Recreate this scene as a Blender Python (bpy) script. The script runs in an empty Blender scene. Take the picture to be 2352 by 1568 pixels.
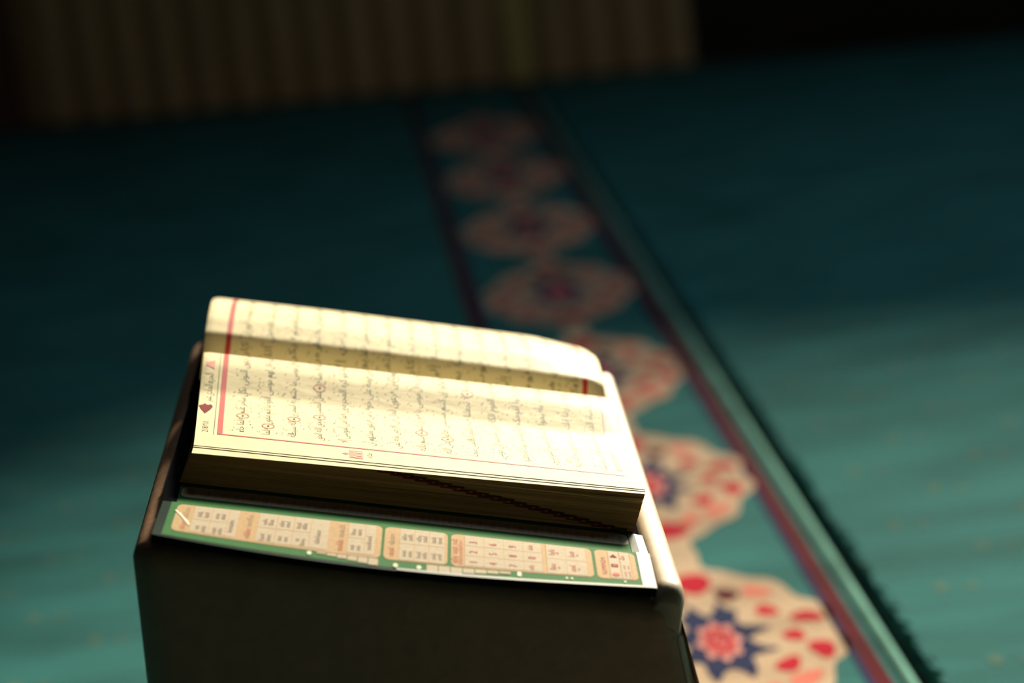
import bpy, bmesh, math, random
from mathutils import Vector, Matrix
random.seed(7)
SC = bpy.context.scene
COL = SC.collection

# ------------------------------------------------------------------ camera
W_PX = 2352.0
FOCAL = 85.0
F_PX = FOCAL / 36.0 * W_PX
ROLL = math.radians(7.0)
PITCH = math.atan(1474.0 / F_PX)
CAM_H = 0.732
Fw = Vector((0, math.cos(PITCH), -math.sin(PITCH)))
R0 = Vector((1, 0, 0)); U0 = R0.cross(Fw)
Rt = R0 * math.cos(ROLL) - U0 * math.sin(ROLL)
Up = R0 * math.sin(ROLL) + U0 * math.cos(ROLL)
cam_d = bpy.data.cameras.new('camera')
cam = bpy.data.objects.new('camera', cam_d); COL.objects.link(cam)
m = Matrix((Rt, Up, -Fw)).transposed().to_4x4()
m.translation = Vector((0, 0, CAM_H))
cam.matrix_world = m
cam_d.lens = FOCAL; cam_d.sensor_width = 36.0; cam_d.sensor_fit = 'HORIZONTAL'
cam_d.clip_start = 0.05; cam_d.clip_end = 60
cam_d.dof.use_dof = True
cam_d.dof.focus_distance = 1.275
cam_d.dof.aperture_fstop = 4.2
SC.camera = cam

# ------------------------------------------------------------------ exposure, world, lights
SC.view_settings.view_transform = 'Standard'
SC.view_settings.look = 'None'
SC.view_settings.exposure = 0.0
SC.view_settings.gamma = 1.0
SC.view_settings.use_curve_mapping = False

wd = bpy.data.worlds.new('world'); SC.world = wd; wd.use_nodes = True
bg = wd.node_tree.nodes['Background']
bg.inputs[0].default_value = (1.0, 0.76, 0.60, 1)
bg.inputs[1].default_value = 0.007

SUN_AZ = math.radians(25.0)     # to the right of straight back
SUN_EL = math.radians(29.0)
SUN_DIR = Vector((math.sin(SUN_AZ) * math.cos(SUN_EL), math.cos(SUN_AZ) * math.cos(SUN_EL), math.sin(SUN_EL)))
sd = bpy.data.lights.new('sun', 'SUN'); sun = bpy.data.objects.new('sun', sd); COL.objects.link(sun)
sd.energy = 9.5; sd.color = (1.0, 0.89, 0.66); sd.angle = math.radians(11.0)
sun.rotation_euler = SUN_DIR.to_track_quat('Z', 'Y').to_euler()
sun.location = (3, 6, 4)

ld = bpy.data.lights.new('overhead_fill', 'AREA'); fill_light = bpy.data.objects.new('overhead_fill', ld); COL.objects.link(fill_light)
ld.shape = 'DISK'; ld.size = 0.5; ld.energy = 4.2; ld.color = (0.88, 0.97, 1.0)  # added overhead fill for floor and desk, no real lamp there
fill_light.location = (0.35, 2.55, 1.8)
# daylight of the sky entering by the high window opening in the back wall
kd = bpy.data.lights.new('window_daylight', 'AREA'); sky = bpy.data.objects.new('window_daylight', kd); COL.objects.link(sky)
kd.shape = 'RECTANGLE'; kd.size = 2.4; kd.size_y = 1.25; kd.energy = 24.0; kd.color = (0.60, 0.83, 1.0)
sky.location = (3.0, 4.25, 2.05)
sky.rotation_euler = Vector((0.187, 0.982, 0)).to_track_quat('Z', 'Y').to_euler()

# ------------------------------------------------------------------ materials
def new_mat(name, col, rough=0.6, spec=0.5, coat=0.0, sheen=0.0):
    mt = bpy.data.materials.new(name); mt.use_nodes = True
    b = mt.node_tree.nodes['Principled BSDF']
    b.inputs['Base Color'].default_value = (col[0], col[1], col[2], 1)
    b.inputs['Roughness'].default_value = rough
    b.inputs['Specular IOR Level'].default_value = spec
    if coat:
        b.inputs['Coat Weight'].default_value = coat
        b.inputs['Coat Roughness'].default_value = 0.18
    if sheen:
        b.inputs['Sheen Weight'].default_value = sheen
    return mt

def add_noise(mt, scale=(1, 1, 1), nscale=60.0, lo=0.85, hi=1.15, bump=0.0, bump_scale=None, bump_dist=0.001, detail=4.0, scale2=None, lo2=1, hi2=1):
    """multiply the base colour by object-space noise, optional bump"""
    nt = mt.node_tree; b = nt.nodes['Principled BSDF']
    col = tuple(b.inputs['Base Color'].default_value)
    tc = nt.nodes.new('ShaderNodeTexCoord')
    mp = nt.nodes.new('ShaderNodeMapping'); mp.inputs['Scale'].default_value = scale
    nt.links.new(tc.outputs['Object'], mp.inputs['Vector'])
    nz = nt.nodes.new('ShaderNodeTexNoise'); nz.inputs['Scale'].default_value = nscale; nz.inputs['Detail'].default_value = detail
    nt.links.new(mp.outputs[0], nz.inputs['Vector'])
    mr = nt.nodes.new('ShaderNodeMapRange'); mr.inputs['From Min'].default_value = 0.3; mr.inputs['From Max'].default_value = 0.7
    mr.inputs['To Min'].default_value = lo; mr.inputs['To Max'].default_value = hi
    nt.links.new(nz.outputs['Fac'], mr.inputs['Value'])
    fac = mr.outputs[0]
    if scale2 is not None:
        mp2 = nt.nodes.new('ShaderNodeMapping'); mp2.inputs['Scale'].default_value = scale2
        nt.links.new(tc.outputs['Object'], mp2.inputs['Vector'])
        n2 = nt.nodes.new('ShaderNodeTexNoise'); n2.inputs['Scale'].default_value = 1.0; n2.inputs['Detail'].default_value = 3.0
        nt.links.new(mp2.outputs[0], n2.inputs['Vector'])
        m2 = nt.nodes.new('ShaderNodeMapRange'); m2.inputs['From Min'].default_value = 0.32; m2.inputs['From Max'].default_value = 0.68
        m2.inputs['To Min'].default_value = lo2; m2.inputs['To Max'].default_value = hi2
        nt.links.new(n2.outputs['Fac'], m2.inputs['Value'])
        mu = nt.nodes.new('ShaderNodeMath'); mu.operation = 'MULTIPLY'
        nt.links.new(fac, mu.inputs[0]); nt.links.new(m2.outputs[0], mu.inputs[1]); fac = mu.outputs[0]
    vm = nt.nodes.new('ShaderNodeVectorMath'); vm.operation = 'SCALE'
    vm.inputs[0].default_value = col[:3]
    nt.links.new(fac, vm.inputs['Scale'])
    nt.links.new(vm.outputs[0], b.inputs['Base Color'])
    if bump:
        nb = nt.nodes.new('ShaderNodeTexNoise'); nb.inputs['Scale'].default_value = bump_scale or nscale; nb.inputs['Detail'].default_value = 3.0
        nt.links.new(mp.outputs[0], nb.inputs['Vector'])
        bp = nt.nodes.new('ShaderNodeBump'); bp.inputs['Strength'].default_value = bump; bp.inputs['Distance'].default_value = bump_dist
        nt.links.new(nb.outputs['Fac'], bp.inputs['Height'])
        nt.links.new(bp.outputs[0], b.inputs['Normal'])
    return mt

def pile(name, col):
    mt = new_mat(name, col, rough=0.95, spec=0.1, sheen=0.0)
    return add_noise(mt, scale=(1, 1, 1), nscale=420.0, lo=0.82, hi=1.18, bump=0.6, bump_scale=500.0, bump_dist=0.004,
                     scale2=(5.0, 13.0, 1.0), lo2=0.76, hi2=1.2)

M = {}
M['teal'] = pile('teal_pile', (0.030, 0.150, 0.150))
M['teal_lit'] = pile('sunlit_teal_pile', (0.17, 0.40, 0.34))  # carpet edge: sun highlight put into the pile colour
M['cream'] = pile('cream_pile', (0.52, 0.38, 0.265))
M['red'] = pile('red_pile', (0.48, 0.009, 0.03))
M['salmon'] = pile('salmon_pile', (0.70, 0.20, 0.15))
M['wine'] = pile('wine_pile', (0.095, 0.005, 0.013))
M['navy'] = pile('navy_pile', (0.018, 0.026, 0.085))
M['pink'] = pile('pink_pile', (0.74, 0.34, 0.30))
M['dot'] = pile('faded_dot_pile', (0.080, 0.165, 0.14))
M['floor'] = add_noise(new_mat('floor_screed', (0.03, 0.05, 0.045), 0.9, 0.1), nscale=20, lo=.8, hi=1.2)
M['wall'] = add_noise(new_mat('dark_wall', (0.035, 0.028, 0.022), 0.8, 0.1), nscale=8, lo=.8, hi=1.2)
M['slat'] = add_noise(new_mat('slat_wood', (0.56, 0.39, 0.21), 0.7, 0.05), scale=(1, 1, .1), nscale=30, lo=.85, hi=1.12)
M['slat_light'] = add_noise(new_mat('pale_slat_wood', (0.66, 0.55, 0.20), 0.7, 0.05), scale=(1, 1, .1), nscale=30, lo=.88, hi=1.1)
M['groove'] = add_noise(new_mat('groove_wood', (0.34, 0.22, 0.10), 0.8, 0.05), nscale=30, lo=.85, hi=1.1)
M['post'] = add_noise(new_mat('dark_red_wood', (0.14, 0.075, 0.055), 0.7, 0.1), scale=(1, 1, .1), nscale=25, lo=.8, hi=1.2)
M['vinyl'] = add_noise(new_mat('brown_vinyl', (0.36, 0.22, 0.14), 0.45, 0.35), nscale=90, lo=.9, hi=1.1, bump=.25, bump_scale=260, bump_dist=.0012)
M['vinyl_lit'] = add_noise(new_mat('sunlit_vinyl', (0.60, 0.47, 0.33), 0.52, 0.9), nscale=90, lo=.93, hi=1.07, bump=.10, bump_scale=260, bump_dist=.001)  # ledge vinyl lightened: the sun's glare put into its colour
M['film'] = add_noise(new_mat('wrinkled_film', (0.40, 0.26, 0.16), 0.26, 0.4), scale=(1, 1, .35), nscale=60, lo=.85, hi=1.15, bump=.9, bump_scale=120, bump_dist=.004)
M['paper'] = add_noise(new_mat('cream_paper', (0.85, 0.75, 0.48), 0.48, 0.16), scale=(30, 60, 30), nscale=1.0, lo=.95, hi=1.04, bump=.10, bump_scale=1.3, bump_dist=.006)
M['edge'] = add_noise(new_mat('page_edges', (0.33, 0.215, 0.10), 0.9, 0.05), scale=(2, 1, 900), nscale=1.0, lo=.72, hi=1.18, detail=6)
M['red_ink'] = new_mat('red_ink', (0.62, 0.065, 0.06), 0.38, 0.5)
M['ring_ink'] = new_mat('ring_ink', (0.74, 0.27, 0.19), 0.38, 0.5)
M['black_ink'] = new_mat('black_ink', (0.075, 0.09, 0.06), 0.38, 0.5)
M['tick_ink'] = new_mat('tick_ink', (0.24, 0.23, 0.15), 0.38, 0.5)
M['grey_ink'] = new_mat('grey_ink', (0.12, 0.10, 0.10), 0.8, 0.1)
M['wine_ink'] = new_mat('wine_ink', (0.25, 0.04, 0.05), 0.8, 0.1)
M['edge_red'] = new_mat('edge_red', (0.15, 0.014, 0.011), 0.9, 0.05)
M['edge_black'] = new_mat('edge_black', (0.05, 0.03, 0.015), 0.9, 0.05)
M['cover'] = new_mat('black_cover', (0.008, 0.009, 0.011), 0.7, 0.0)
M['film_clear'] = new_mat('laminated_edge', (0.03, 0.05, 0.045), 0.2, 0.7)
M['film_glare'] = new_mat('glare_film', (0.05, 0.07, 0.06), 0.33, 1.0)  # second copy of the laminate, set up to show sun glare
def laminated(name, col, coat=0.12):
    mt = new_mat(name, col, 0.65, 0.08, coat=coat)
    return add_noise(mt, scale=(1, 1, 1), nscale=500, lo=.92, hi=1.08, bump=.12, bump_scale=300, bump_dist=.001)
M['green'] = laminated('printed_green', (0.013, 0.145, 0.026), .08)
M['label'] = laminated('printed_cream', (0.53, 0.44, 0.33), .06)
M['label_dark'] = laminated('printed_peach', (0.53, 0.35, 0.19), .06)
M['label_line'] = new_mat('printed_line', (0.50, 0.28, 0.14), 0.6, 0.1)
M['label_red'] = new_mat('printed_red', (0.48, 0.05, 0.05), 0.6, 0.1)
M['label_grey'] = new_mat('printed_grey', (0.20, 0.135, 0.115), 0.6, 0.1)
M['label_white'] = new_mat('printed_white', (0.75, 0.80, 0.62), 0.6, 0.2)

# ------------------------------------------------------------------ mesh helper
class MB:
    def __init__(s): s.v = []; s.f = []; s.m = []; s.mats = []
    def mi(s, mat):
        if mat not in s.mats: s.mats.append(mat)
        return s.mats.index(mat)
    def vert(s, p): s.v.append(tuple(p)); return len(s.v) - 1
    def face(s, ids, mat): s.f.append(tuple(ids)); s.m.append(s.mi(mat))
    def poly(s, pts, mat): s.face([s.vert(p) for p in pts], mat)
    def box(s, x0, x1, y0, y1, z0, z1, mat):
        i = [s.vert((x, y, z)) for z in (z0, z1) for y in (y0, y1) for x in (x0, x1)]
        for q in ((0, 2, 3, 1), (4, 5, 7, 6), (0, 1, 5, 4), (2, 6, 7, 3), (0, 4, 6, 2), (1, 3, 7, 5)):
            s.face([i[k] for k in q], mat)
    def grid(s, rows, mat, flip=False):
        """rows: list of equally long point lists"""
        ids = [[s.vert(p) for p in r] for r in rows]
        for a, b in zip(ids[:-1], ids[1:]):
            for k in range(len(a) - 1):
                q = (a[k], a[k + 1], b[k + 1], b[k])
                s.face(q[::-1] if flip else q, mat)
        return ids
    def loops(s, loops, mat, cap0=True, cap1=True):
        ids = [[s.vert(p) for p in r] for r in loops]
        n = len(ids[0])
        for a, b in zip(ids[:-1], ids[1:]):
            for k in range(n):
                s.face((a[k], a[(k + 1) % n], b[(k + 1) % n], b[k]), mat)
        if cap0: s.face(ids[0][::-1], mat)
        if cap1: s.face(ids[-1], mat)
    def build(s, name, parent=None, smooth=False, angle=35):
        me = bpy.data.meshes.new(name)
        me.from_pydata(s.v, [], s.f)
        for mk in s.mats: me.materials.append(M[mk])
        me.polygons.foreach_set('material_index', s.m)
        if smooth:
            me.polygons.foreach_set('use_smooth', [True] * len(me.polygons))
        me.update()
        o = bpy.data.objects.new(name, me); COL.objects.link(o)
        if smooth and angle:
            try: me.set_sharp_from_angle(angle=math.radians(angle))
            except Exception: pass
        if parent: o.parent = parent
        return o

def tag(o, label=None, cat=None, group=None, kind=None):
    if label: o['label'] = label
    if cat: o['category'] = cat
    if group: o['group'] = group
    if kind: o['kind'] = kind
    return o

def empty(name, mat):
    o = bpy.data.objects.new(name, None); COL.objects.link(o); o.empty_display_size = .05
    o.matrix_world = mat
    return o

# ------------------------------------------------------------------ text outlines as triangles
_td = bpy.data.curves.new('tmp_text', 'FONT'); _to = bpy.data.objects.new('tmp_text', _td); COL.objects.link(_to)
_td.resolution_u = 2
_td.offset = -0.012
def text_mesh(body):
    _td.body = body
    _td.offset = -0.012 if any(ord(c) > 0x600 for c in body) else 0.0
    bpy.context.view_layer.update()
    ev = _to.evaluated_get(bpy.context.evaluated_depsgraph_get())
    me = ev.to_mesh()
    vs = [(v.co.x, v.co.y) for v in me.vertices]; fs = [tuple(p.vertices) for p in me.polygons]
    ev.to_mesh_clear()
    return vs, fs

AR = {'ء': (0xFE80, 1), 'آ': (0xFE81, 2), 'أ': (0xFE83, 2), 'ؤ': (0xFE85, 2), 'إ': (0xFE87, 2), 'ئ': (0xFE89, 4), 'ا': (0xFE8D, 2),
      'ب': (0xFE8F, 4), 'ة': (0xFE93, 2), 'ت': (0xFE95, 4), 'ث': (0xFE99, 4), 'ج': (0xFE9D, 4), 'ح': (0xFEA1, 4), 'خ': (0xFEA5, 4),
      'د': (0xFEA9, 2), 'ذ': (0xFEAB, 2), 'ر': (0xFEAD, 2), 'ز': (0xFEAF, 2), 'س': (0xFEB1, 4), 'ش': (0xFEB5, 4), 'ص': (0xFEB9, 4),
      'ض': (0xFEBD, 4), 'ط': (0xFEC1, 4), 'ظ': (0xFEC5, 4), 'ع': (0xFEC9, 4), 'غ': (0xFECD, 4), 'ف': (0xFED1, 4), 'ق': (0xFED5, 4),
      'ك': (0xFED9, 4), 'ل': (0xFEDD, 4), 'م': (0xFEE1, 4), 'ن': (0xFEE5, 4), 'ه': (0xFEE9, 4), 'و': (0xFEED, 2), 'ى': (0xFEEF, 2), 'ي': (0xFEF1, 4)}
LA = {'ا': 0xFEFB, 'أ': 0xFEF7, 'إ': 0xFEF9, 'آ': 0xFEF5}
def shape_ar(t):
    out = []; i = 0; joined = False
    while i < len(t):
        c = t[i]
        if c not in AR: out.append(c); joined = False; i += 1; continue
        if c == 'ل' and i + 1 < len(t) and t[i + 1] in LA:
            out.append(chr(LA[t[i + 1]] + (1 if joined else 0))); joined = False; i += 2; continue
        base, n = AR[c]
        nxt = i + 1 < len(t) and t[i + 1] in AR and AR[t[i + 1]][1] > 1
        if n == 4: k = (3 if nxt else 1) if joined else (2 if nxt else 0); joined = nxt
        elif n == 2: k = 1 if joined else 0; joined = False
        else: k = 0; joined = False
        out.append(chr(base + k)); i += 1
    return ''.join(out)[::-1]           # visual order, left to right

# ------------------------------------------------------------------ frame of the desk top / book (u along the page height, v away from the camera, w up from the board)
PSI, TILT = 0.0059, 0.2419
ORG = Vector((-0.1855, 1.1165, CAM_H - 0.3711))
Vv = Vector((math.sin(PSI), math.cos(PSI), 0))
Uv = Vector((math.cos(PSI), -math.sin(PSI), 0)) * math.cos(TILT) - Vector((0, 0, 1)) * math.sin(TILT)
Wv = Uv.cross(Vv)
BOOK = Matrix((Uv, Vv, Wv)).transposed().to_4x4(); BOOK.translation = ORG
def loc2world(u, v, w): return ORG + Uv * u + Vv * v + Wv * w

# ------------------------------------------------------------------ floor strip axes
SY = math.radians(-3.2)
A_ = Vector((math.sin(SY), math.cos(SY), 0)); B_ = Vector((math.cos(SY), -math.sin(SY), 0))
def ba(b, a, z=0.0): p = B_ * b + A_ * a; return (p.x, p.y, z)

# wall line
P1 = Vector((-0.9053, 4.917, 0)); P2 = Vector((0.413, 4.6667, 0))
WD = (P2 - P1).normalized(); WN = Vector((WD.y, -WD.x, 0))      # WN points towards the room
def wl(s, n, z): p = P1 + WD * s + WN * n; return (p.x, p.y, z)
def wall_a(b, n=0.0):
    """carpet coordinate a of the wall line at carpet coordinate b, n metres in front of it"""
    q = P1 + WN * n
    # point B*b + A*a ; (p-q).WN = 0
    return ((q - B_ * b) @ WN if False else (q - B_ * b).dot(WN)) / A_.dot(WN)

# ------------------------------------------------------------------ setting
mb = MB()
mb.box(-6, 7, -3, 6.5, -0.16, -0.012, 'floor')
tag(mb.build('floor'), kind='structure')

# back wall with a window opening high on the right, out of the picture
S_OP0, S_OP1, Z_OP0, Z_OP1 = 1.60, 5.2, 1.40, 2.75
mb = MB()
def wbox(s0, s1, z0, z1):
    n0, n1 = -0.10, -0.14
    i = [mb.vert(wl(s, n, z)) for z in (z0, z1) for n in (n0, n1) for s in (s0, s1)]
    for q in ((0, 2, 3, 1), (4, 5, 7, 6), (0, 1, 5, 4), (2, 6, 7, 3), (0, 4, 6, 2), (1, 3, 7, 5)):
        mb.face([i[k] for k in q], 'wall')
wbox(-5, S_OP0, -0.012, 3.9); wbox(S_OP1, 6.5, -0.012, 3.9); wbox(S_OP0, S_OP1, -0.012, Z_OP0); wbox(S_OP0, S_OP1, Z_OP1, 3.9)
tag(mb.build('wall_back'), kind='structure')

# slatted wooden panel standing against the wall
pn = empty('slatted_panel', Matrix.Translation(Vector(wl(0.67, 0, 0))))
tag(pn, 'dim brown panel of upright wooden slats standing against the back wall behind the carpets', 'panel')
def wloc(s, n, z): p = Vector(wl(s, n, z)) - Vector(wl(0.67, 0, 0)); return (p.x, p.y, p.z)
LEN = (P2 - P1).length; NS = 17; PT = LEN / NS; PH = 1.15
mb = MB()
prof = []
i8 = None
for k in range(NS):
    c = (k + 0.72) * PT if k < NS else 0
    mat = 'slat_light' if k == 12 else 'slat'
    rows = []
    for z in (0.004, PH):
        r = []
        for j in range(9):
            t = j / 8.0
            s = c - 0.026 + 0.052 * t
            n = 0.004 + 0.012 * math.sin(math.pi * t) ** 0.6
            r.append(wloc(s, n - (0.016 if False else 0), z))
        rows.append(r)
    mb.grid(rows, mat)
    top = [wloc(c - 0.026 + 0.052 * j / 8.0, 0.004 + 0.012 * math.sin(math.pi * j / 8.0) ** 0.6, PH) for j in range(9)]
    mb.poly(top, mat)
mb.build('slats', pn, smooth=True)
def wslab(s0, s1, n0, n1, z0, z1, mat):
    b = MB()
    i = [b.vert(wloc(s, n, z)) for z in (z0, z1) for n in (n0, n1) for s in (s0, s1)]
    for q in ((0, 2, 3, 1), (4, 5, 7, 6), (0, 1, 5, 4), (2, 6, 7, 3), (0, 4, 6, 2), (1, 3, 7, 5)):
        b.face([i[k] for k in q], mat)
    return b
wslab(-0.02, LEN + 0.0, -0.03, 0.004, 0.004, PH, 'groove').build('backing_board', pn)
wslab(-0.02, LEN + 0.0, -0.035, 0.022, PH, PH + 0.03, 'slat').build('top_rail', pn)
pp = wslab(-0.32, -0.03, -0.03, 0.03, 0.004, PH + 0.03, 'post').build('end_post', pn)
pp['label'] = 'dark reddish end post'

# ------------------------------------------------------------------ carpets
ZT = 0.0
EDGE_B = 0.345
cm = MB()
def carpet_slab(mbx, pts, z0, z1, mat):
    lo = [ba(b, a, z0) for b, a in pts]; hi = [ba(b, a, z1) for b, a in pts]
    mbx.loops([lo, hi], mat)
pts = [(-2.6, 0.2), (EDGE_B, 0.2)]
pts += [(EDGE_B, wall_a(EDGE_B, .035)), (-2.6, wall_a(-2.6, .035))]
carpet_slab(cm, pts, -0.0118, ZT, 'teal')

SB, SA0, PER = 0.2315, 1.757, 0.4015
Z1, Z2, Z3, Z4 = ZT + .0004, ZT + .0008, ZT + .0012, ZT + .0016
def cr(pts, n=5, closed=True):
    out = []; L = len(pts)
    for i in range(L):
        p0, p1, p2, p3 = pts[(i - 1) % L], pts[i], pts[(i + 1) % L], pts[(i + 2) % L]
        for k in range(n):
            t = k / n
            out.append(tuple(0.5 * ((2 * p1[d]) + (-p0[d] + p2[d]) * t + (2 * p0[d] - 5 * p1[d] + 4 * p2[d] - p3[d]) * t * t + (-p0[d] + 3 * p1[d] - 3 * p2[d] + p3[d]) * t ** 3) for d in (0, 1)))
    return out
half = [(0.013, .2012), (0.0125, .178), (0.016, .163), (0.028, .153), (0.040, .137), (0.049, .128), (0.061, .121), (0.069, .106), (0.0725, .088),
        (0.077, .071), (0.088, .058), (0.0955, .040), (0.0945, .022), (0.0915, .010)]
right = half + [(b, -a) for b, a in half[::-1]]
outline = right + [(-b, a) for b, a in right[::-1]]
def stamp(pts, a0, z, mat, bs=1.0):
    # wind so that the normal is up
    area = sum(p[0] * q[1] - q[0] * p[1] for p, q in zip(pts, pts[1:] + pts[:1]))
    if area < 0: pts = pts[::-1]
    cm.poly([ba(SB + b * bs, a0 + a, z) for b, a in pts], mat)
def ell(cb, ca, rb, ra, rot=0.0, n=16, wob=0.0):
    o = []
    for i in range(n):
        t = 2 * math.pi * i / n
        k = 1 + wob * math.sin(3 * t + cb * 90)
        x, y = rb * k * math.cos(t), ra * k * math.sin(t)
        o.append((cb + x * math.cos(rot) - y * math.sin(rot), ca + x * math.sin(rot) + y * math.cos(rot)))
    return o
star = [(0.0, .050), (.007, .080), (.021, .062), (.0175, .030), (.042, .016), (.021, .002), (.037, -.031), (.016, -.036), (.017, -.066), (.004, -.047)]
star_full = []
sr = [(0.000, .056), (.006, .066), (.012, .084), (.016, .068), (.024, .058), (.0195, .038), (.026, .026), (.044, .018), (.030, .006), (.0235, -.002), (.030, -.018), (.042, -.030), (.026, -.034), (.019, -.040), (.019, -.058), (.014, -.078), (.007, -.062), (0.0, -.056)]
star_full = sr + [(-b, a) for b, a in sr[::-1][1:-1]]
fl = []
for i in range(48):
    t = 2 * math.pi * i / 48
    k = 1 + 0.16 * math.cos(8 * t)
    fl.append((.0160 * k * math.cos(t), .037 * k * math.sin(t)))
for n in range(-3, 9):
    a0 = SA0 + n * PER
    if a0 + .165 > wall_a(SB, .05): break
    stamp(cr(outline, 4), a0, Z1 + (n % 2) * .00012, 'cream')
    for sx in (1, -1):
        for (cb, ca, rb, ra, rot, mt) in [(.047, .051, .0085, .013, .3, 'red'), (.075, .027, .011, .014, .9, 'red'), (.058, -.007, .0085, .012, .2, 'red'),
                                          (.0735, -.041, .0095, .0185, .1, 'red'), (.043, -.062, .0095, .015, -.4, 'red'), (.022, .098, .0095, .015, .2, 'wine'),
                                          (.046, .095, .010, .015, .6, 'salmon'), (.050, -.094, .011, .018, -.6, 'salmon'), (.022, -.112, .009, .018, -.3, 'salmon')]:
            stamp(ell(cb * sx, ca, rb, ra, rot * sx, 16, .12), a0, Z2, mt)
    stamp(cr([(0, .106), (.013, .122), (.0135, .146), (.004, .156), (0, .154), (-.004, .156), (-.0135, .146), (-.013, .122)], 4), a0, Z2, 'red')
    stamp(cr([(0, -.108), (.014, -.122), (.018, -.140), (.004, -.154), (0, -.152), (-.004, -.154), (-.018, -.140), (-.014, -.122)], 4), a0, Z2, 'red')
    stamp(cr(star_full, 3), a0, Z2, 'navy')
    stamp(fl, a0, Z3, 'pink')
    for t in range(8):
        an = 2 * math.pi * (t + .5) / 8
        stamp(ell(.0092 * math.cos(an), .022 * math.sin(an), .0036, .0085, an * 0 , 10), a0, Z4, 'red')
    stamp(ell(0, 0, .0045, .009), a0, Z4, 'red')
def stripe(b0, b1, z, mat, a0=0.25, a1=None):
    n = 40
    a1a = wall_a(b0, .05)
    l = []; r = []
    for i in range(n + 1):
        a = a0 + (a1a - a0) * i / n
        l.append(ba(b0, a, z)); r.append(ba(b1, a, z))
    cm.grid([l, r], mat, flip=True)
stripe(0.3275, 0.3405, Z1, 'wine'); stripe(0.3215, 0.3275, Z1, 'navy')
stripe(0.1125, 0.1255, Z1, 'wine'); stripe(0.1255, 0.1315, Z1, 'navy')
# small faded motifs woven in rows
def motifs(mbx, b0, b1, a0, a1, z):
    j = 0; a = a0
    while a < a1:
        b = b0 + (0.055 if j % 2 else 0)
        while b < b1:
            if a + .02 < wall_a(b, .06):
                mbx.poly([ba(x, y, z) for x, y in ell(b, a, .006, .011, 0, 10)], 'dot')
                mbx.poly([ba(x, y, z) for x, y in ell(b + .024, a - .006, .0075, .005, .3, 10)], 'dot')
            b += 0.115
        a += .078; j += 1
motifs(cm, -2.0, 0.05, 1.02, 5.3, Z1)
EDGE_B2 = EDGE_B
carpet = cm.build('patterned_carpet')
# bound edge of that carpet: a raised roll, paled in colour for the sun on it
eb = MB()
rows = []
na = 60
for i in range(na + 1):
    a = 0.2 + (wall_a(EDGE_B, .04) - 0.2) * i / na
    r = []
    for j in range(9):
        t = math.pi * j / 8
        r.append(ba(EDGE_B + 0.0075 - 0.0075 * math.cos(t), a, -0.0118 + 0.015 * math.sin(t) if 0 < j < 8 else -0.0118))
    rows.append(r)
eb.grid(rows, 'teal_lit', flip=True)
e = eb.build('edge_binding', carpet, smooth=True)
e['label'] = 'teal rolled edge with its sun highlight in the colour'
tag(carpet, 'teal carpet with red and cream medallion border strip, under the reading desk', 'carpet')

R0B = 0.3725
c2 = MB(); cm_keep = cm
pts = [(R0B, 0.2), (3.4, 0.2), (3.4, wall_a(3.4, .035)), (R0B, wall_a(R0B, .035))]
carpet_slab(c2, pts, -0.0118, 0.002, 'teal')
motifs(c2, 0.42, 2.0, 1.02, 5.0, 0.0024)
plain = c2.build('plain_carpet')
tag(plain, 'plain teal carpet with a ragged dark pile edge, right of the medallion strip', 'carpet')
ft = MB()
for i in range(5200):
    a = random.uniform(0.9, wall_a(R0B, .05)); b = R0B + random.uniform(-.001, .006); z = random.uniform(-.010, .0015)
    ln = random.uniform(.004, .011); dz = random.uniform(.0, .006); da = random.uniform(-.006, .006); rr = random.uniform(.0008, .0018)
    tip = ft.vert(ba(b - ln * random.uniform(.3, 1), a + da, z + dz))
    q = [ft.vert(ba(b, a - rr, z)), ft.vert(ba(b, a + rr, z)), ft.vert(ba(b + .001, a, z + 1.6 * rr))]
    ft.face((q[0], tip, q[1]), 'teal'); ft.face((q[1], tip, q[2]), 'teal'); ft.face((q[2], tip, q[0]), 'teal')
f = ft.build('pile_fringe', plain)
f['kind'] = 'stuff'

# ------------------------------------------------------------------ reading desk
def dshear(u, v): return u - 0.026 * v
desk_c = loc2world(0.125, 0.2, 0); desk_c.z = 0
desk = empty('reading_desk', Matrix.Translation(desk_c))
tag(desk, 'low brown vinyl covered reading desk with slanted top, holding the open book', 'reading desk')
DU0, DU1, DV0, DV1, CRN = -0.0090, 0.2640, 0.0005, 0.402, 0.016
WT = -0.0045
def rrect(u0, u1, v0, v1, r, n=7):
    o = []
    for (cu, cv, a0) in ((u1 - r, v0 + r, -90), (u1 - r, v1 - r, 0), (u0 + r, v1 - r, 90), (u0 + r, v0 + r, 180)):
        for i in range(n):
            t = math.radians(a0 + 90.0 * i / (n - 1))
            o.append((cu + r * math.cos(t), cv + r * math.sin(t)))
    # denser straight edges
    out = []; idx = 0
    ks = []
    for c in range(4): ks += [1] * (n - 1) + [20 if c in (0, 2) else 14]
    for p, q in zip(o, o[1:] + o[:1]):
        k = ks[idx]; idx += 1
        for i in range(k): out.append((p[0] + (q[0] - p[0]) * i / k, p[1] + (q[1] - p[1]) * i / k))
    return out
def dk(u, v, w): p = loc2world(dshear(u, v), v, w) - desk_c; return (p.x, p.y, p.z)
db = MB(); loops = []
RR = 0.013
for i in range(7):
    t = math.pi / 2 * i / 6
    ins = RR * (1 - math.sin(t)); dw = -RR * (1 - math.cos(t))
    loops.append([dk(u, v, WT + dw) for u, v in rrect(DU0 + ins, DU1 - ins, DV0 + ins, DV1 - ins, max(CRN - ins, .004))])
base_loop = loops[-1]
cen = Vector(dk((DU0 + DU1) / 2, (DV0 + DV1) / 2, 0))
uh = Vector((Uv.x, Uv.y, 0)).normalized(); vh = Vector((Vv.x, Vv.y, 0)).normalized()
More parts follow.
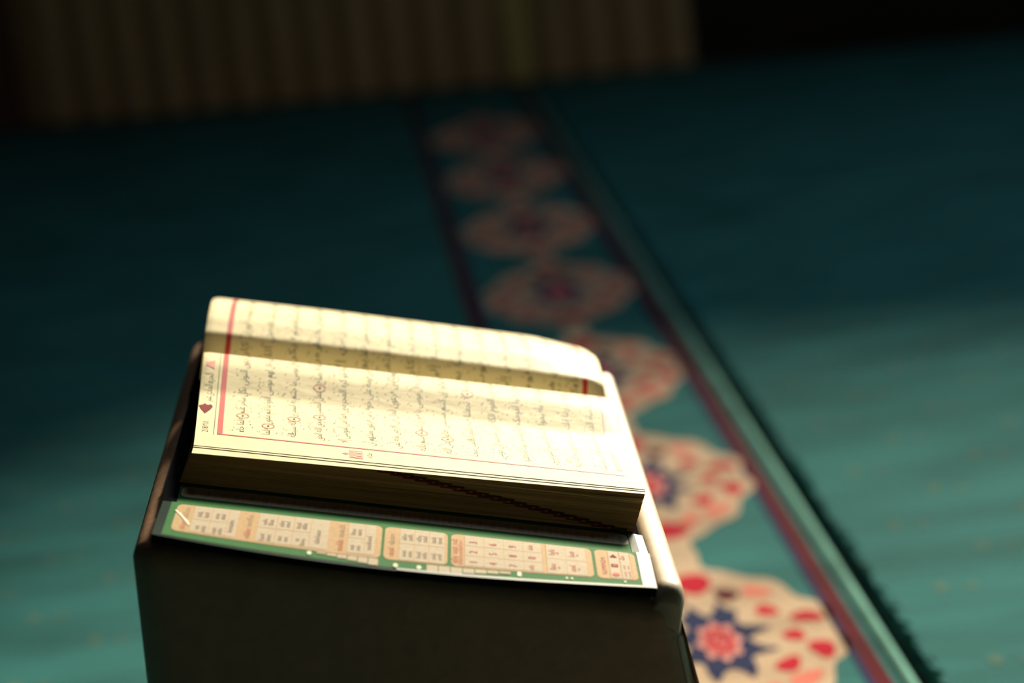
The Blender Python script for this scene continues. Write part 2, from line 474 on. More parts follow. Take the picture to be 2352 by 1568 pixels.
def down(p, f):
    p = Vector(p); d = p - Vector((cen.x, cen.y, p.z))
    su = d.dot(uh) / 0.135; sv = d.dot(vh) / 0.2
    su = max(-1, min(1, su)); sv = max(-1, min(1, sv))
    out = uh * ((0.016 if su < 0 else 0.030) * su) + vh * (0.012 * sv)
    z = p.z * (1 - f) + 0.0015 * f
    q = Vector((p.x, p.y, 0)) + out * f
    return (q.x, q.y, z)
for f_ in (0.03, 0.1, 0.3, 0.6, 0.9, 1.0):
    loops.append([down(p, f_) for p in base_loop])
db.loops(loops[::-1], 'vinyl')
db.build('body', desk, smooth=True, angle=50)
# raised lip along the low (right) edge that keeps the book from sliding
lb = MB(); rows = []
lipprof = [(.2478, WT - .004), (.2483, WT - .0002), (.2490, -.0032), (.2500, -.0012), (.2512, .0004), (.2530, .0012), (.2555, .0016), (.2580, .0016), (.2605, .0011), (.2628, -.0008), (.2643, -.005), (.2648, -.014), (.2648, -.022)]
nv = 44
for i in range(nv + 1):
    v = DV0 + .002 + ((.024 * (i / 24.0) ** 1.6) if i <= 24 else .024 + (DV1 - DV0 - .036) * (i - 24) / (nv - 24.0))
    e0 = min(1.0, (v - DV0 + .0015) / .015)
    k = math.sqrt(max(0, 1 - (1 - e0) ** 2))
    rows.append([dk(u - (1 - k) * .006 * max(0, (u - .25) / .0148), v, (w + .022) * k - .022 if w > -.0218 else w) for u, w in lipprof])
ids = lb.grid(rows, 'vinyl_lit', flip=True)
lb.face(ids[0], 'vinyl_lit'); lb.face(ids[-1][::-1], 'vinyl_lit')
lip = lb.build('book_ledge', desk, smooth=True, angle=60)
# reader's side panel, standing a little proud of the body with a slit between
ep = MB()
def sidep(t, off, f, v):
    p = down(dk(DU1 + .0002, v, WT - .013), f)
    q = Vector(p) + uh * off
    return (q.x, q.y, p[2])
rows_o, rows_i = [], []
vs = [DV0 + .012 + (DV1 - DV0 - .03) * i / 10 for i in range(11)]
fs = [.004, .02, .06, .12, .25, .45, .7, .97]
def offs(f): return 0.0004 + 0.0030 * min(1, max(0, f - .1) / .5)
rows_o = [[sidep(0, offs(f) + .0002 + .0033 * min(1, f / .3), f, v) for v in vs] for f in fs]
rows_i = [[sidep(0, offs(f), f, v) for v in vs] for f in fs]
io = ep.grid(rows_o, 'vinyl'); ii = ep.grid(rows_i, 'vinyl', flip=True)
for k in range(len(fs) - 1):
    ep.face((io[k][0], io[k + 1][0], ii[k + 1][0], ii[k][0]), 'vinyl'); ep.face((io[k][-1], ii[k][-1], ii[k + 1][-1], io[k + 1][-1]), 'vinyl')
for k in range(len(vs) - 1):
    ep.face((io[0][k], ii[0][k], ii[0][k + 1], io[0][k + 1]), 'vinyl'); ep.face((io[-1][k], io[-1][k + 1], ii[-1][k + 1], ii[-1][k]), 'vinyl')
ep.build('side_panel', desk, smooth=True, angle=40)
# crumpled clear film wrapped round the front right corner
fb = MB(); rows = []
for i in range(46):
    f = 0.03 + 0.9 * i / 45
    r = []
    for j in range(9):
        t = j / 8
        # follow the rounded corner from the front face to the side
        ang = math.radians(-42 + 54 * t)
        cu, cv = DU1 - CRN, DV0 + CRN
        rad = CRN + .0003 + .0028 * min(1, 3 * i / 45.0) * random.random() * math.sin(math.pi * t)
        p = dk(cu + rad * math.cos(ang), cv + rad * math.sin(ang), WT - RR)
        r.append(down(p, f + random.uniform(-.004, .004) if 0 < i < 45 else f))
    rows.append(r)
fb.grid(rows, 'film', flip=True)
fl_ = fb.build('corner_film', desk, smooth=True, angle=80)
fl_['label'] = 'glossy crumpled clear film on the corner'

# ------------------------------------------------------------------ the open book
book = empty('open_book', BOOK)
tag(book, 'thick open book with cream Arabic pages and green printed flap, lying on the desk', 'book')

def interp(x, xs, ys):
    if x <= xs[0]: return ys[0]
    for a, b, c, d in zip(xs[:-1], xs[1:], ys[:-1], ys[1:]):
        if x <= b: return c + (d - c) * (x - a) / (b - a)
    return ys[-1]
def smoothed(xs, ys, h=.008):
    def f(x): return sum(interp(x + h * k / 4.0, xs, ys) * wgt for k, wgt in ((-4, .08), (-3, .09), (-2, .12), (-1, .14), (0, .14), (1, .14), (2, .12), (3, .09), (4, .08)))
    return f
w_near = smoothed([.07, .09, .160, .174, .2005, .211, .222, .2285, .2345, .2385], [.0190, .0200, .0227, .0237, .0325, .0339, .0337, .0305, .0235, .0150], .0045)
w_far = smoothed([.232, .2385, .249, .2615, .2635, .278, .292, .306, .322, .350, .385, .41], [.0120, .0135, .0190, .0322, .0338, .0360, .0372, .0373, .0355, .0300, .0215, .0150], .0022)
V_FRONT, V_GUT, V_BACK = .0905, .2380, .392
P_LEN = .2372
def ushear(v): return .0098 - .066 * (v - .09)
def endround(p):      # the top leaf rolls down a little at the bottom end of the page
    e1 = max(0.0, (p - (P_LEN - .010)) / .010); e0 = max(0.0, (.004 - p) / .004)
    return -.0022 * e1 * e1 - .0005 * e0 * e0
def near_pt(p, v, dw=0.0):
    """p along the page height (0 at the head of the page), v across"""
    fr = max(0.0, 1 - (v - V_FRONT) / .06)
    w = w_near(v) + dw + .0030 * fr * (p / P_LEN - .25) + endround(p) * min(1, max(0, (v - .14) / .05))
    return (p + ushear(v), v, w)
def far_pt(p, v, dw=0.0):
    t = max(0.0, min(1.0, (p - .200) / .030)); t = t * t * (3 - 2 * t)
    lift = .0026 * min(1, max(0, (v - .262) / .02)) * (1 - t)
    w = w_far(v) + dw + lift - .0030 * max(0, p / P_LEN - .3) + endround(p) * 1.3
    return (p + ushear(v) * .6 - .0012, v, w)

def nrm_off(fn, p, v, e):
    a = Vector(fn(p - .001, v)); b = Vector(fn(p + .001, v)); c = Vector(fn(p, v - .001)); d = Vector(fn(p, v + .001))
    n = (b - a).cross(d - c).normalized()
    return tuple(Vector(fn(p, v)) + n * e)

PGRID_P = [P_LEN * i / 40 for i in range(41)] + []
PGRID_P = sorted(set([0, .001, .002, .003, .004] + [P_LEN * i / 30 for i in range(31)] + [P_LEN - .008, P_LEN - .006, P_LEN - .004, P_LEN - .002]))

# printing on a curved page, joined into the page's own mesh
def put_text(mbx, fn, body, p0, v0, v1, size, mat, eps=.00018, up=-1, fit=True):
    """text running from v0 to v1 (away from the camera); letter tops towards the head of the page"""
    vs, fs = text_mesh(body)
    if not vs: return
    x0 = min(a for a, b in vs); x1 = max(a for a, b in vs)
    sx = (v1 - v0) / max(1e-6, x1 - x0) if fit else size
    if not fit: v0 = v0 + ((v1 - v0) - (x1 - x0) * sx) / 2
    ids = [mbx.vert(nrm_off(fn, p0 - y * size, v0 + (x - x0) * sx, eps)) for x, y in vs]
    for q in fs: mbx.face([ids[k] for k in q], mat)
def put_bar(mbx, fn, p0, p1, v0, v1, mat, eps=.00014, n=14, np_=2):
    rows = [[nrm_off(fn, p0 + (p1 - p0) * j / np_, v0 + (v1 - v0) * i / n, eps) for j in range(np_ + 1)] for i in range(n + 1)]
    mbx.grid(rows, mat)
def put_poly(mbx, fn, pts, mat, eps=.0002):
    area = sum(p[0] * q[1] - q[0] * p[1] for p, q in zip(pts, pts[1:] + pts[:1]))
    if area < 0: pts = pts[::-1]
    mbx.poly([nrm_off(fn, p, v, eps) for p, v in pts], mat)
def put_ring(mbx, fn, p, v, rp, rv, mat, wd=.17, eps=.00024):
    o, i_ = [], []
    for k in range(25):
        t = 2 * math.pi * k / 24
        o.append(nrm_off(fn, p + rp * math.cos(t), v + rv * math.sin(t), eps)); i_.append(nrm_off(fn, p + rp * (1 - wd) * math.cos(t), v + rv * (1 - wd) * math.sin(t), eps))
    mbx.grid([i_, o], mat, flip=True)
def put_ticks(mbx, fn, p0, v0, v1, n, mat, spread=(.0028, .0062), red=.12):
    for k in range(n):
        v = random.uniform(v0, v1); sgn = random.choice((-1, -1, 1))
        p = p0 + sgn * random.uniform(*spread) - .0008
        l = random.uniform(.0008, .0017); a = random.uniform(.3, .9); h = .00022
        dx, dy = l * math.sin(a), l * math.cos(a)
        mt = 'ring_ink' if random.random() < red else mat
        put_poly(mbx, fn, [(p - h, v), (p + h, v), (p + dx + h, v + dy), (p + dx - h, v + dy)], mt)

LINES = ['وقال فرعون ائتوني بكل ساحر عليم * فلما جاء', 'السحرة قال لهم موسى ألقوا ما أنتم ملقون * فلما', 'ألقوا قال موسى ما جئتم به السحر إن * الله سيبطله',
         'إن الله لا يصلح * عمل المفسدين * ويحق الله الحق', 'بكلماته ولو كره المجرمون فما آمن لموسى إلا', 'ذرية من قومه على خوف من فرعون وملئهم أن',
         'يفتنهم * وإن فرعون لعال في الأرض وإنه لمن', 'المسرفين وقال موسى يا قوم إن كنتم * آمنتم بالله', 'فعليه توكلوا إن كنتم مسلمين فقالوا * على الله',
         'توكلنا ربنا * لا تجعلنا فتنة للقوم الظالمين ونجنا', 'برحمتك من القوم الكافرين وأوحينا إلى موسى', 'وأخيه أن تبوآ لقومكما * بمصر بيوتا واجعلوا',
         'بيوتكم قبلة وأقيموا الصلاة وبشر المؤمنين', 'وقال موسى ربنا إنك آتيت فرعون وملأه زينة', 'وأموالا في الحياة الدنيا ربنا ليضلوا عن سبيلك']
FAR_LINES = ['واتل عليهم نبأ نوح إذ قال لقومه يا قوم إن كان', 'كبر عليكم مقامي وتذكيري بآيات الله فعلى الله', 'توكلت فأجمعوا أمركم وشركاءكم ثم لا يكن', 'أمركم عليكم غمة ثم اقضوا إلي ولا تنظرون',
             'فإن توليتم فما سألتكم من أجر إن أجري إلا', 'على الله وأمرت أن أكون من المسلمين فكذبوه', 'فنجيناه ومن معه في الفلك وجعلناهم خلائف', 'وأغرقنا الذين كذبوا بآياتنا فانظر كيف كان',
             'عاقبة المنذرين ثم بعثنا من بعده رسلا إلى', 'قومهم فجاءوهم بالبينات فما كانوا ليؤمنوا بما', 'كذبوا به من قبل كذلك نطبع على قلوب', 'المعتدين ثم بعثنا من بعدهم موسى وهارون إلى',
             'فرعون وملئه بآياتنا فاستكبروا وكانوا قوما', 'مجرمين فلما جاءهم الحق من عندنا قالوا إن هذا', 'لسحر مبين قال موسى أتقولون للحق لما جاءكم']

def page_grid(mbx, fn, va, vb, mat, nv=56, dw=0.0, p0=0.0, p1=None):
    ps = [p for p in PGRID_P if p0 <= p <= (p1 if p1 is not None else P_LEN)]
    rows = [[fn(p, va + (vb - va) * i / nv, dw) for p in ps] for i in range(nv + 1)]
    mbx.grid(rows, mat)
    return rows

# --- the page on top of the near half
tp = MB()
page_grid(tp, near_pt, V_FRONT, V_GUT, 'paper', nv=110)
LP = [.0245 + .01395 * k for k in range(15)]
TV0, TV1 = .1175, .2290
for k, (ln, p) in enumerate(zip(LINES, LP)):
    segs = ln.split('*')
    # segments run from the spine (large v) to the fore-edge (small v)
    tot = sum(len(s.strip()) for s in segs) + 3.0 * (len(segs) - 1)
    v = TV1
    for si, s_ in enumerate(segs):
        s_ = s_.strip(); wv = (TV1 - TV0) * len(s_) / tot
        if s_:
            put_text(tp, near_pt, shape_ar(s_), p + .0010, v - wv, v, .0062, 'black_ink')
            put_ticks(tp, near_pt, p, v - wv, v, int(len(s_) * .9), 'tick_ink')
        v -= wv
        if si < len(segs) - 1:
            wr = (TV1 - TV0) * 3.0 / tot
            put_ring(tp, near_pt, p, v - wr / 2, .0036, .0036, 'ring_ink')
            put_poly(tp, near_pt, ell(p, v - wr / 2, .0007, .0012, 0, 8), 'black_ink')
            v -= wr
# frame: thick bars at head and foot, thin line along the fore-edge side
put_bar(tp, near_pt, .0115, .0143, .1105, .2330, 'red_ink', n=60)
put_bar(tp, near_pt, .0096, .0099, .1090, .2330, 'black_ink', n=60)
put_bar(tp, near_pt, .2262, .2290, .1180, .2330, 'red_ink', n=60)
put_bar(tp, near_pt, .0115, .2290, .1098, .1111, 'red_ink', n=2, np_=40)
# header in the head margin
put_poly(tp, near_pt, [(.0068, .196), (.0068, .206), (.0030, .201)], 'red_ink')
put_poly(tp, near_pt, [(.0022, .199), (.0068, .1968), (.0068, .2052), (.0022, .203)], 'ring_ink', .00022)
put_text(tp, near_pt, shape_ar('الجزء الحادي عشر'), .0068, .160, .192, .0066, 'black_ink')
dia = [(.0040, .140)] + [(.0015, .147), (.0003, .152), (.0022, .1535), (.0035, .156), (.0050, .1538), (.0068, .1555), (.0080, .152), (.0068, .147)]
put_poly(tp, near_pt, dia, 'wine_ink')
put_text(tp, near_pt, '218/٢١٨', .0066, .112, .1285, .0048, 'grey_ink')
# juz sign on the fore-edge margin
put_bar(tp, near_pt, .0815, .0885, .0945, .1062, 'ring_ink', n=4, np_=2)
put_text(tp, near_pt, shape_ar('الجزء'), .0845, .0956, .1052, .0036, 'label_white', .0003)
put_text(tp, near_pt, '١١', .0878, .0970, .1038, .0034, 'label_white', .0003)
put_poly(tp, near_pt, [(.0775, .1003), (.0795, .0990), (.0815, .1003), (.0795, .1016)], 'ring_ink')
put_text(tp, near_pt, '11.Cüz', .0935, .0970, .1040, .0036, 'grey_ink')
tp.build('top_page', book, smooth=True, angle=60)

# --- leaves just under it, whose edges show as thin bright lines
def leaf(dv_fn, dw, name='leaf', right_only=0.0, drop=0.0):
    b = MB(); rows = []
    ps = [p for p in PGRID_P if p >= right_only]
    for i in range(26):
        t = i / 25
        r = []
        for p in ps:
            vf = V_FRONT - dv_fn(p)
            v = vf + (V_GUT - .03 - vf) * t
            u, vv, w = near_pt(p, max(v, V_FRONT))
            fr = max(0.0, (V_FRONT - v))
            r.append((u, v, w + dw - fr * (.10 + drop)))
        rows.append(r)
    b.grid(rows, 'paper')
    under = [[(x[0], x[1], x[2] - .00012) for x in r] for r in rows]
    b.grid(under, 'paper', flip=True)
    b.poly([rows[0][0], under[0][0], under[0][-1], rows[0][-1]], 'paper') if False else None
    for k in range(len(ps) - 1):
        b.poly([under[0][k], under[0][k + 1], rows[0][k + 1], rows[0][k]], 'paper')
    return b, rows
b, _ = leaf(lambda p: .0016 + .0012 * math.sin(p / P_LEN * 3), -.0002)
b.build('leaf', book, smooth=True)
b, rows = leaf(lambda p: .0092 - .0045 * (p / P_LEN) , -.0005)
for (pa, pb) in ((.0985, .1065),):
    pass
b.build('leaf', book, smooth=True)
b, _ = leaf(lambda p: .0002 + .0044 * max(0, (p - .10) / .13) ** .8, -.0043, right_only=.08, drop=.15)
b.build('leaf', book, smooth=True)

# --- page blocks
def block(fn, va, vb, dw, bot_v0, name, front):
    """closed solid below a page surface; front = True: fore-edge faces the camera"""
    b = MB(); nv = 40
    ps = PGRID_P
    top = [[fn(p, va + (vb - va) * i / nv, dw) for p in ps] for i in range(nv + 1)]
    nw = 14
    it = b.grid(top, 'paper')
    def bottom(p, v):
        # lower end of the book lies squarely on the cover
        return (.0046 + (p / P_LEN) * .2386, v, .0006)
    vbot = [bot_v0 + ((vb if front else V_BACK) - bot_v0) * i / nv for i in range(nv + 1)]
    def side(i_edge, vbtm, flip):
        rows = []
        for j in range(nw + 1):
            t = j / nw
            r = []
            for k, p in enumerate(ps):
                q = Vector(top[i_edge][k]); z = Vector(bottom(p, vbtm))
                wob = .00035 * math.sin(37 * t + 3 * math.sin(9 * p + 11 * t)) if 0 < j < nw else 0
                x = q.lerp(z, t); x.y += wob
                r.append(x)
            rows.append(r)
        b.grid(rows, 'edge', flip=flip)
        return rows
    fr = side(0, vbot[0], True)
    side(nv, vbot[-1], False)
    for e, fl in ((0, True), (-1, False)):
        rows = []
        for i in range(nv + 1):
            q = Vector(top[i][e]); z = Vector(bottom(ps[e], vbot[i]))
            rows.append([q.lerp(z, j / nw) for j in range(nw + 1)])
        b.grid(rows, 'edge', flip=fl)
    return b, fr
nb, fr = block(near_pt, V_FRONT - .0006, V_GUT, -.0020, .0835, 'page_block', True)
# printed section marks stepping down the fore-edge
def fe(p, t, e=.0003):
    q = Vector(near_pt(p, V_FRONT - .0006, -.0020)); z = Vector((.0046 + (p / P_LEN) * .2386, .0835, .0006))
    x = q.lerp(z, t); x.y -= e; return x
NM = 20
for k in range(NM):
    t = (k + .0) / NM; p = .0935 + (.2315 - .0935) * t
    t0 = .0 + .985 * (k / NM); 
    l = .0088; h = .046
    nb.poly([fe(p, min(1, t0 + h)), fe(p + l, min(1, t0 + h)), fe(p + l, t0), fe(p, t0)], 'edge_black')
    nb.poly([fe(p - .0035, min(1, t0 + h + .038)), fe(p + l - .0035, min(1, t0 + h + .038)), fe(p + l - .0035, min(1, t0 + h)), fe(p - .0035, min(1, t0 + h))], 'edge_red')
for k in range(9):          # dark strips painting the shade in gaps between gatherings
    t = random.uniform(.05, .95); p0 = random.uniform(0, .15); p1 = min(P_LEN, p0 + random.uniform(.05, .14)); dt = random.uniform(-.03, .03)
    nb.poly([fe(p0, t + .003), fe(p1, t + dt + .003), fe(p1, t + dt - .003), fe(p0, t - .003)][:], 'edge_black')
nb.build('page_block', book, smooth=True, angle=30)
fbk, _ = block(far_pt, V_GUT - .001, V_BACK, -.0006, V_GUT - .001, 'page_block', False)
fbk.build('page_block', book, smooth=True, angle=30)

# --- far page (top leaf of the far half) with print
fp = MB()
page_grid(fp, far_pt, V_GUT - .001, V_BACK - .002, 'paper', nv=140)
for ln, p in zip(FAR_LINES, LP):
    put_text(fp, far_pt, shape_ar(ln), p + .0012, .2520, .366, .0062, 'black_ink')
    put_ticks(fp, far_pt, p, .2520, .30, 20, 'tick_ink')
put_bar(fp, far_pt, .0125, .0155, .245, .372, 'red_ink', n=140)
put_bar(fp, far_pt, .2240, .2270, .245, .372, 'red_ink', n=140)
fp.build('top_page', book, smooth=True, angle=60)
# --- cover boards (black outside), spine
cb = MB()
def cbox(mbx, u0, u1, v0, v1, w0, w1, mat, sh=0.026):
    i = [mbx.vert((u - sh * v, v, w)) for w in (w0, w1) for v in (v0, v1) for u in (u0, u1)]
    for q in ((0, 2, 3, 1), (4, 5, 7, 6), (0, 1, 5, 4), (2, 6, 7, 3), (0, 4, 6, 2), (1, 3, 7, 5)):
        mbx.face([i[k] for k in q], mat)
cbox(cb, .0004, .2482, .0497, .232, WT + .0002, -.0003, 'cover')
cbox(cb, -.0006, .2480, .249, .400, WT + .0002, -.0003, 'cover')
cbox(cb, .0000, .2480, .231, .250, WT + .0002, -.0012, 'cover')
cb.build('cover', book)
# black cloth tape folded over the head edge of the board
tb = MB()
tb.grid([[(-.0004, .0500, .0004), (.0030, .0500, .0007), (.0068, .0500, .0003)], [(-.0022, .0850, .0004), (.0022, .0850, .0007), (.0058, .0850, .0003)]], 'cover')
tb.grid([[(-.0010, .0500, -.004), (-.0004, .0500, .0004)], [(-.0028, .0850, -.004), (-.0022, .0850, .0004)]], 'cover')
tb.build('cover_tape', book)

# --- printed endpaper on the board (the juz strip)
def flat(p, v): return (p - 0.0, v, 0.0002)
def rpoly(u0, u1, v0, v1, r=.004, ru=None, n=6):
    ru = ru or r
    o = []
    for (cu, cv, a0) in ((u1 - ru, v0 + r, -90), (u1 - ru, v1 - r, 0), (u0 + ru, v1 - r, 90), (u0 + ru, v0 + r, 180)):
        for i in range(n):
            t = math.radians(a0 + 90.0 * i / (n - 1)); o.append((cu + ru * math.cos(t), cv + r * math.sin(t)))
    return o
en = MB()
en.poly([(.0064, .0502, .0002), (.2425, .0502, .0002), (.2415, .0900, .0002), (.0050, .0900, .0002)], 'green')
en.poly([(p, v, .00035) for p, v in rpoly(.0075, .2392, .0620, .0785, .004, .004)], 'label')
put_text(en, flat, 'Cüz', .0138, .0660, .0745, .0045, 'label_red', .0003)
c0 = .0172; dc = (.2385 - c0) / 30
for k in range(30):
    u = c0 + dc * k
    if k: en.poly([(u - .00022, .0622, .00045), (u + .00022, .0622, .00045), (u + .00022, .0783, .00045), (u - .00022, .0783, .00045)], 'label_line')
    put_text(en, flat, '%d.Cüz' % (k + 1), u + dc * .66, .0655, .0655 + (.0086 if k > 8 else .0075), .0033, 'label_grey', .0003)
en.build('endpaper', book)
# clear sticky film over the foot edge of the board
sf = MB()
sf.grid([[(.2400, .0502, .0005), (.2440, .0502, .0009), (.2484, .0502, .0003)], [(.2395, .0800, .0005), (.2430, .0800, .0008), (.2474, .0800, .0003)]], 'film_glare')
sf.build('edge_film', book)

# --- front flap hinged along the board, drooping at its free edge
def fbump(u):
    t = max(0, min(1, u / .2475))
    return math.sin(math.pi * t ** .92) ** 1.0
def flap_pt(u, v, e=0.0):
    k = max(0, 1 - v / .049)
    b = fbump(u)
    vv = v - .0062 * b * k * k
    w = .0014 - .0030 * b * k ** 1.6 - .0004 * k
    return (u + .0012 * k * 0, vv, w + e)
def flapf(p, v): return flap_pt(p, v)
fm = MB()
us = [.2486 * i / 48 for i in range(49)]; vs_ = [.0000 + .0492 * i / 14 for i in range(15)]
top = [[flap_pt(u, v) for u in us] for v in vs_]
bot = [[flap_pt(u, v, -.0034 - .0010 * (1 - fbump(u))) for u in us] for v in vs_]
def fmat(u, v):
    return 'cover'
fm.grid(top, 'film_clear'); fm.grid(bot, 'cover', flip=True)
for k in range(len(us) - 1):
    fm.poly([bot[0][k], bot[0][k + 1], top[0][k + 1], top[0][k]], 'cover'); fm.poly([top[-1][k], top[-1][k + 1], bot[-1][k + 1], bot[-1][k]], 'label_white')  # hinge-side edge painted white for the sunlight it catches
for k in range(len(vs_) - 1):
    fm.poly([bot[k][0], top[k][0], top[k + 1][0], bot[k + 1][0]], 'cover'); fm.poly([bot[k][-1], bot[k + 1][-1], top[k + 1][-1], top[k][-1]], 'cover')
flap = fm.build('flap', book, smooth=True, angle=40)
flap['label'] = 'green printed flap with cream label panels'

pr = MB()     # the print on the flap
def fgrid(u0, u1, v0, v1, mat, e, nu=None, nvv=6):
    nu = nu or max(2, int((u1 - u0) / .005))
    pr.grid([[nrm_off(flapf, u0 + (u1 - u0) * i / nu, v0 + (v1 - v0) * j / nvv, e) for i in range(nu + 1)] for j in range(nvv + 1)], mat)
fgrid(.0046, .2412, .0022, .0490, 'green', .00015)
def panel(u0, u1, v0, v1, mat, e=.0003, r=.0045, ru=.003):
    """rounded panel as a fan of strips so that it follows the bend of the flap"""
    n = max(6, int((u1 - u0) / .004)); rows = []
    st = sorted(set([u0 + (u1 - u0) * i / n for i in range(n + 1)] + [u0 + ru * q for q in (.1, .25, .5, .75, 1)] + [u1 - ru * q for q in (.1, .25, .5, .75, 1)]))
    lo, hi, mid = [], [], []
    for u in st:
        d = min(u - u0, u1 - u); c = 0 if d >= ru else r * (1 - math.sqrt(max(0, 1 - (1 - d / ru) ** 2)))
        rows.append([nrm_off(flapf, u, v0 + c + (v1 - v0 - 2 * c) * j / 6, e) for j in range(7)])
    pr.grid([[rows[i][j] for i in range(len(st))] for j in range(7)], mat)
def words(u, v0, v1, mat, size=.0028, seed=0, dense=.0011):
    """a tiny unreadable line of print"""
    rnd = random.Random(int(u * 1e6) + int(v0 * 1e5) + seed)
    v = v0
    while v < v1 - .0006:
        h = size * rnd.choice((.6, .6, .65, .7, 1.0)); w_ = dense * rnd.uniform(.55, .75)
        a = rnd.random()
        pr.poly([nrm_off(flapf, u, v, .00055), nrm_off(flapf, u, v + .0003, .00055), nrm_off(flapf, u - h, v + .0003, .00055), nrm_off(flapf, u - h, v, .00055)][::-1], mat)
        if a > .3: pr.poly([nrm_off(flapf, u - h * .9, v, .00055), nrm_off(flapf, u - h * .9, v + w_, .00055), nrm_off(flapf, u - h, v + w_, .00055), nrm_off(flapf, u - h, v, .00055)], mat)
        if a < .7: pr.poly([nrm_off(flapf, u, v, .00055), nrm_off(flapf, u, v + w_, .00055), nrm_off(flapf, u - h * .14, v + w_, .00055), nrm_off(flapf, u - h * .14, v, .00055)][::-1], mat)
        v += dense
def vline(u, v0, v1, wd_=.0003): fgrid(u - wd_ / 2, u + wd_ / 2, v0, v1, 'label_line', .00045, 1, 5)
def hline(u0, u1, v, wd_=.0005): fgrid(u0, u1, v - wd_ / 2, v + wd_ / 2, 'label_line', .00045, None, 1)
V0, V1 = .0092, .0462
# panel A
panel(.0082, .1117, V0, V1, 'label_dark')
for (a, b) in ((.0172, .0395), (.0497, .0850), (.0950, .1085)):
    fgrid(a, b, V0 + .0022, V1 - .0004, 'label', .0004, None, 6)
for u in (.0262, .0345, .0590, .0675, .0760, .1035): vline(u, V0 + .002, V1 - .001)
hline(.0172, .0345, .0275); hline(.0497, .0760, .0275); hline(.0950, .1035, .0275)
for u in (.0148, .0467, .0928):
    words(u, .0125, .0245, 'label_red', .0030, dense=.0012); words(u, .0270, .0425, 'label_grey', .0028)
for u in (.0215, .0248, .0300, .0330, .0540, .0572, .0625, .0655, .0710, .0740, .0985, .1015):
    words(u, .0125 + .002 * ((u * 1e4) % 2), .0200, 'label_grey', .0024); words(u, .0310, .0385, 'label_grey', .0024)
for u in (.0378, .0812, .1068): words(u, .0165, .0320, 'label_grey', .0026)
# panel B
panel(.1131, .1449, V0, V1, 'label_dark'); fgrid(.1208, .1432, V0 + .001, V1 - .0006, 'label', .0004, None, 6)
words(.1182, .0135, .0225, 'label_red', .0030, dense=.0012); words(.1182, .0250, .0385, 'label_grey', .0028)
for u in (.1282, .1356): vline(u, V0 + .001, V1 - .001)
hline(.1208, .1432, .0275)
for u in (.1242, .1272, .1316, .1346, .1390, .1420): words(u, .0135, .0205, 'label_grey', .0024); words(u, .0315, .0390, 'label_grey', .0024)
# panel C: number keys
panel(.1466, .2180, V0, V1, 'label_dark'); fgrid(.1535, .1925, V0 + .0015, V1 - .0006, 'label', .0004, None, 6); fgrid(.1948, .2150, V0 + .001, V1 - .0006, 'label', .0004, None, 6)
words(.1498, .0125, .0200, 'label_red', .0030, dense=.0013); words(.1498, .0225, .0310, 'label_red', .0032, dense=.0014); words(.1498, .0330, .0400, 'label_red', .0030, dense=.0014)
words(.1523, .0115, .0390, 'label_red', .0020)
for u in (.1632, .1732, .1830, .2047): vline(u, V0 + .0015, V1 - .001, .00025)
for u in (.1535, .1927, .1948, .2150): vline(u, V0 + .0015, V1 - .001, .0003)
hline(.1535, .1925, .0215, .0004); hline(.1535, .1925, .0330, .0004); hline(.1948, .2150, .0275, .0004)
for row, u in (('123', .1598), ('456', .1697), ('789', .1797)):
    for ch, v in zip(row, (.0148, .0258, .0372)):
        put_text(pr, flapf, ch, u, v - .0023, v + .0023, .0058, 'label_red', .0006, fit=False)
put_text(pr, flapf, '0', .1893, .0235, .0281, .0058, 'label_red', .0006, fit=False)
words(.1880, .0120, .0175, 'label_red', .0026); words(.1880, .0355, .0420, 'label_red', .0026)
for u in (.1990, .2090): words(u, .0140, .0215, 'label_red', .0030); words(u, .0320, .0395, 'label_red', .0030)
for u in (.2012, .2112): words(u, .0155, .0185, 'label_red', .0016); words(u, .0335, .0365, 'label_red', .0016)
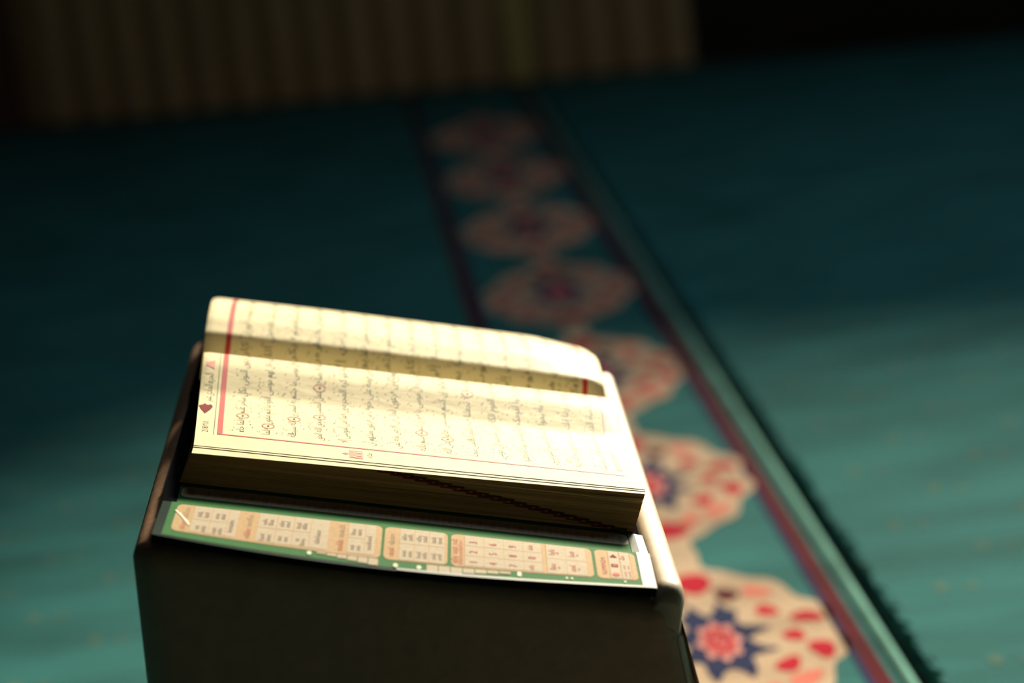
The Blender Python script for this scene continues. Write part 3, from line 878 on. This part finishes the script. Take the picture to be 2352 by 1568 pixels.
# panel D: volume keys
panel(.2196, .2402, V0 - .0005, V1, 'label_dark'); fgrid(.2266, .2318, V0 + .0005, V1 - .0006, 'label', .0004, None, 6); fgrid(.2324, .2372, V0 + .0005, V1 - .0006, 'label', .0004, None, 6)
for u in (.2262, .2321, .2376): vline(u, V0 + .0005, V1 - .001, .0003)
put_text(pr, flapf, 'KUMANDA', .2248, .0145, .0365, .0034, 'label_red', .0006)
def ficon(pts, mat):
    area = sum(p[0] * q[1] - q[0] * p[1] for p, q in zip(pts, pts[1:] + pts[:1]))
    if area < 0: pts = pts[::-1]
    pr.poly([nrm_off(flapf, p, v, .0006) for p, v in pts], mat)
ficon([(.2272, .0370), (.2310, .0370), (.2291, .0415)], 'wine_ink')
ficon([(.2274, .0242), (.2308, .0242), (.2308, .0278), (.2274, .0278)], 'wine_ink'); 
ficon([(.2280, .0250), (.2302, .0250), (.2302, .0268), (.2280, .0268)], 'label_red')
ficon(ell(.2291, .0140, .0019, .0022, 0, 12), 'label_red')
for u in (.2345, .2366): words(u, .0120, .0195, 'label_red', .0014); words(u, .0225, .0285, 'label_red', .0014)
words(.2348, .0345, .0415, 'label_red', .0022)
# two rows of small key tabs along the free edge
def tab(u0, u1, v0, v1): fgrid(u0, u1, v0, v1, 'label', .0004, 2, 2)
for k in range(6):
    u = .0805 + k * .00512
    tab(u, u + .0047, V0 - .0008 - .0013 * (k + 1.5) * .72, V0 - .0006)
for k in range(7):
    u = .1347 + k * .00598
    tab(u, u + .0056, V0 - .0008 - .0016 * (4.6 - abs(k - .5) * .52), V0 - .0012)
for (u, v) in ((.0770, .0060), (.1195, .0040), (.1310, .0042)):
    for q in range(5):
        an = q * 1.2566
        ficon(ell(u + .0007 * math.cos(an), v + .0011 * math.sin(an), .0006, .0009, 0, 8), 'label_white')
ficon([(.1795, .0040), (.1815, .0040), (.1815, .0082), (.1795, .0082)], 'label_white')
for u in (.2040, .2065, .2330): ficon(ell(u, .0055, .0006, .0011, 0, 8), 'label_white')
# white streaks on the clear laminate near the head corner
for (a, b) in (((.0075, .036), (.0150, .0215)), ((.0098, .0325), (.0160, .0180))):
    ficon([(a[0], a[1]), (a[0] + .0008, a[1] + .001), (b[0] + .0010, b[1] + .001), (b[0], b[1])], 'label_white')
pro = pr.build('label_print', flap, smooth=False)

ff = MB()  # strips added over the flap margins to carry the sun's glare
n_ = 24
ff.grid([[nrm_off(flapf, .2416 + .0068 * i / 3, .0024 + .0462 * j / n_, .0004) for i in range(4)] for j in range(n_ + 1)], 'film_glare')
ff.grid([[nrm_off(flapf, .1200 + .1284 * i / 40, .0001 + .0021 * j / 2, .0004) for i in range(41)] for j in range(3)], 'film_glare')
ff.build('edge_film', flap, smooth=True)

bpy.data.objects.remove(_to); bpy.data.curves.remove(_td)
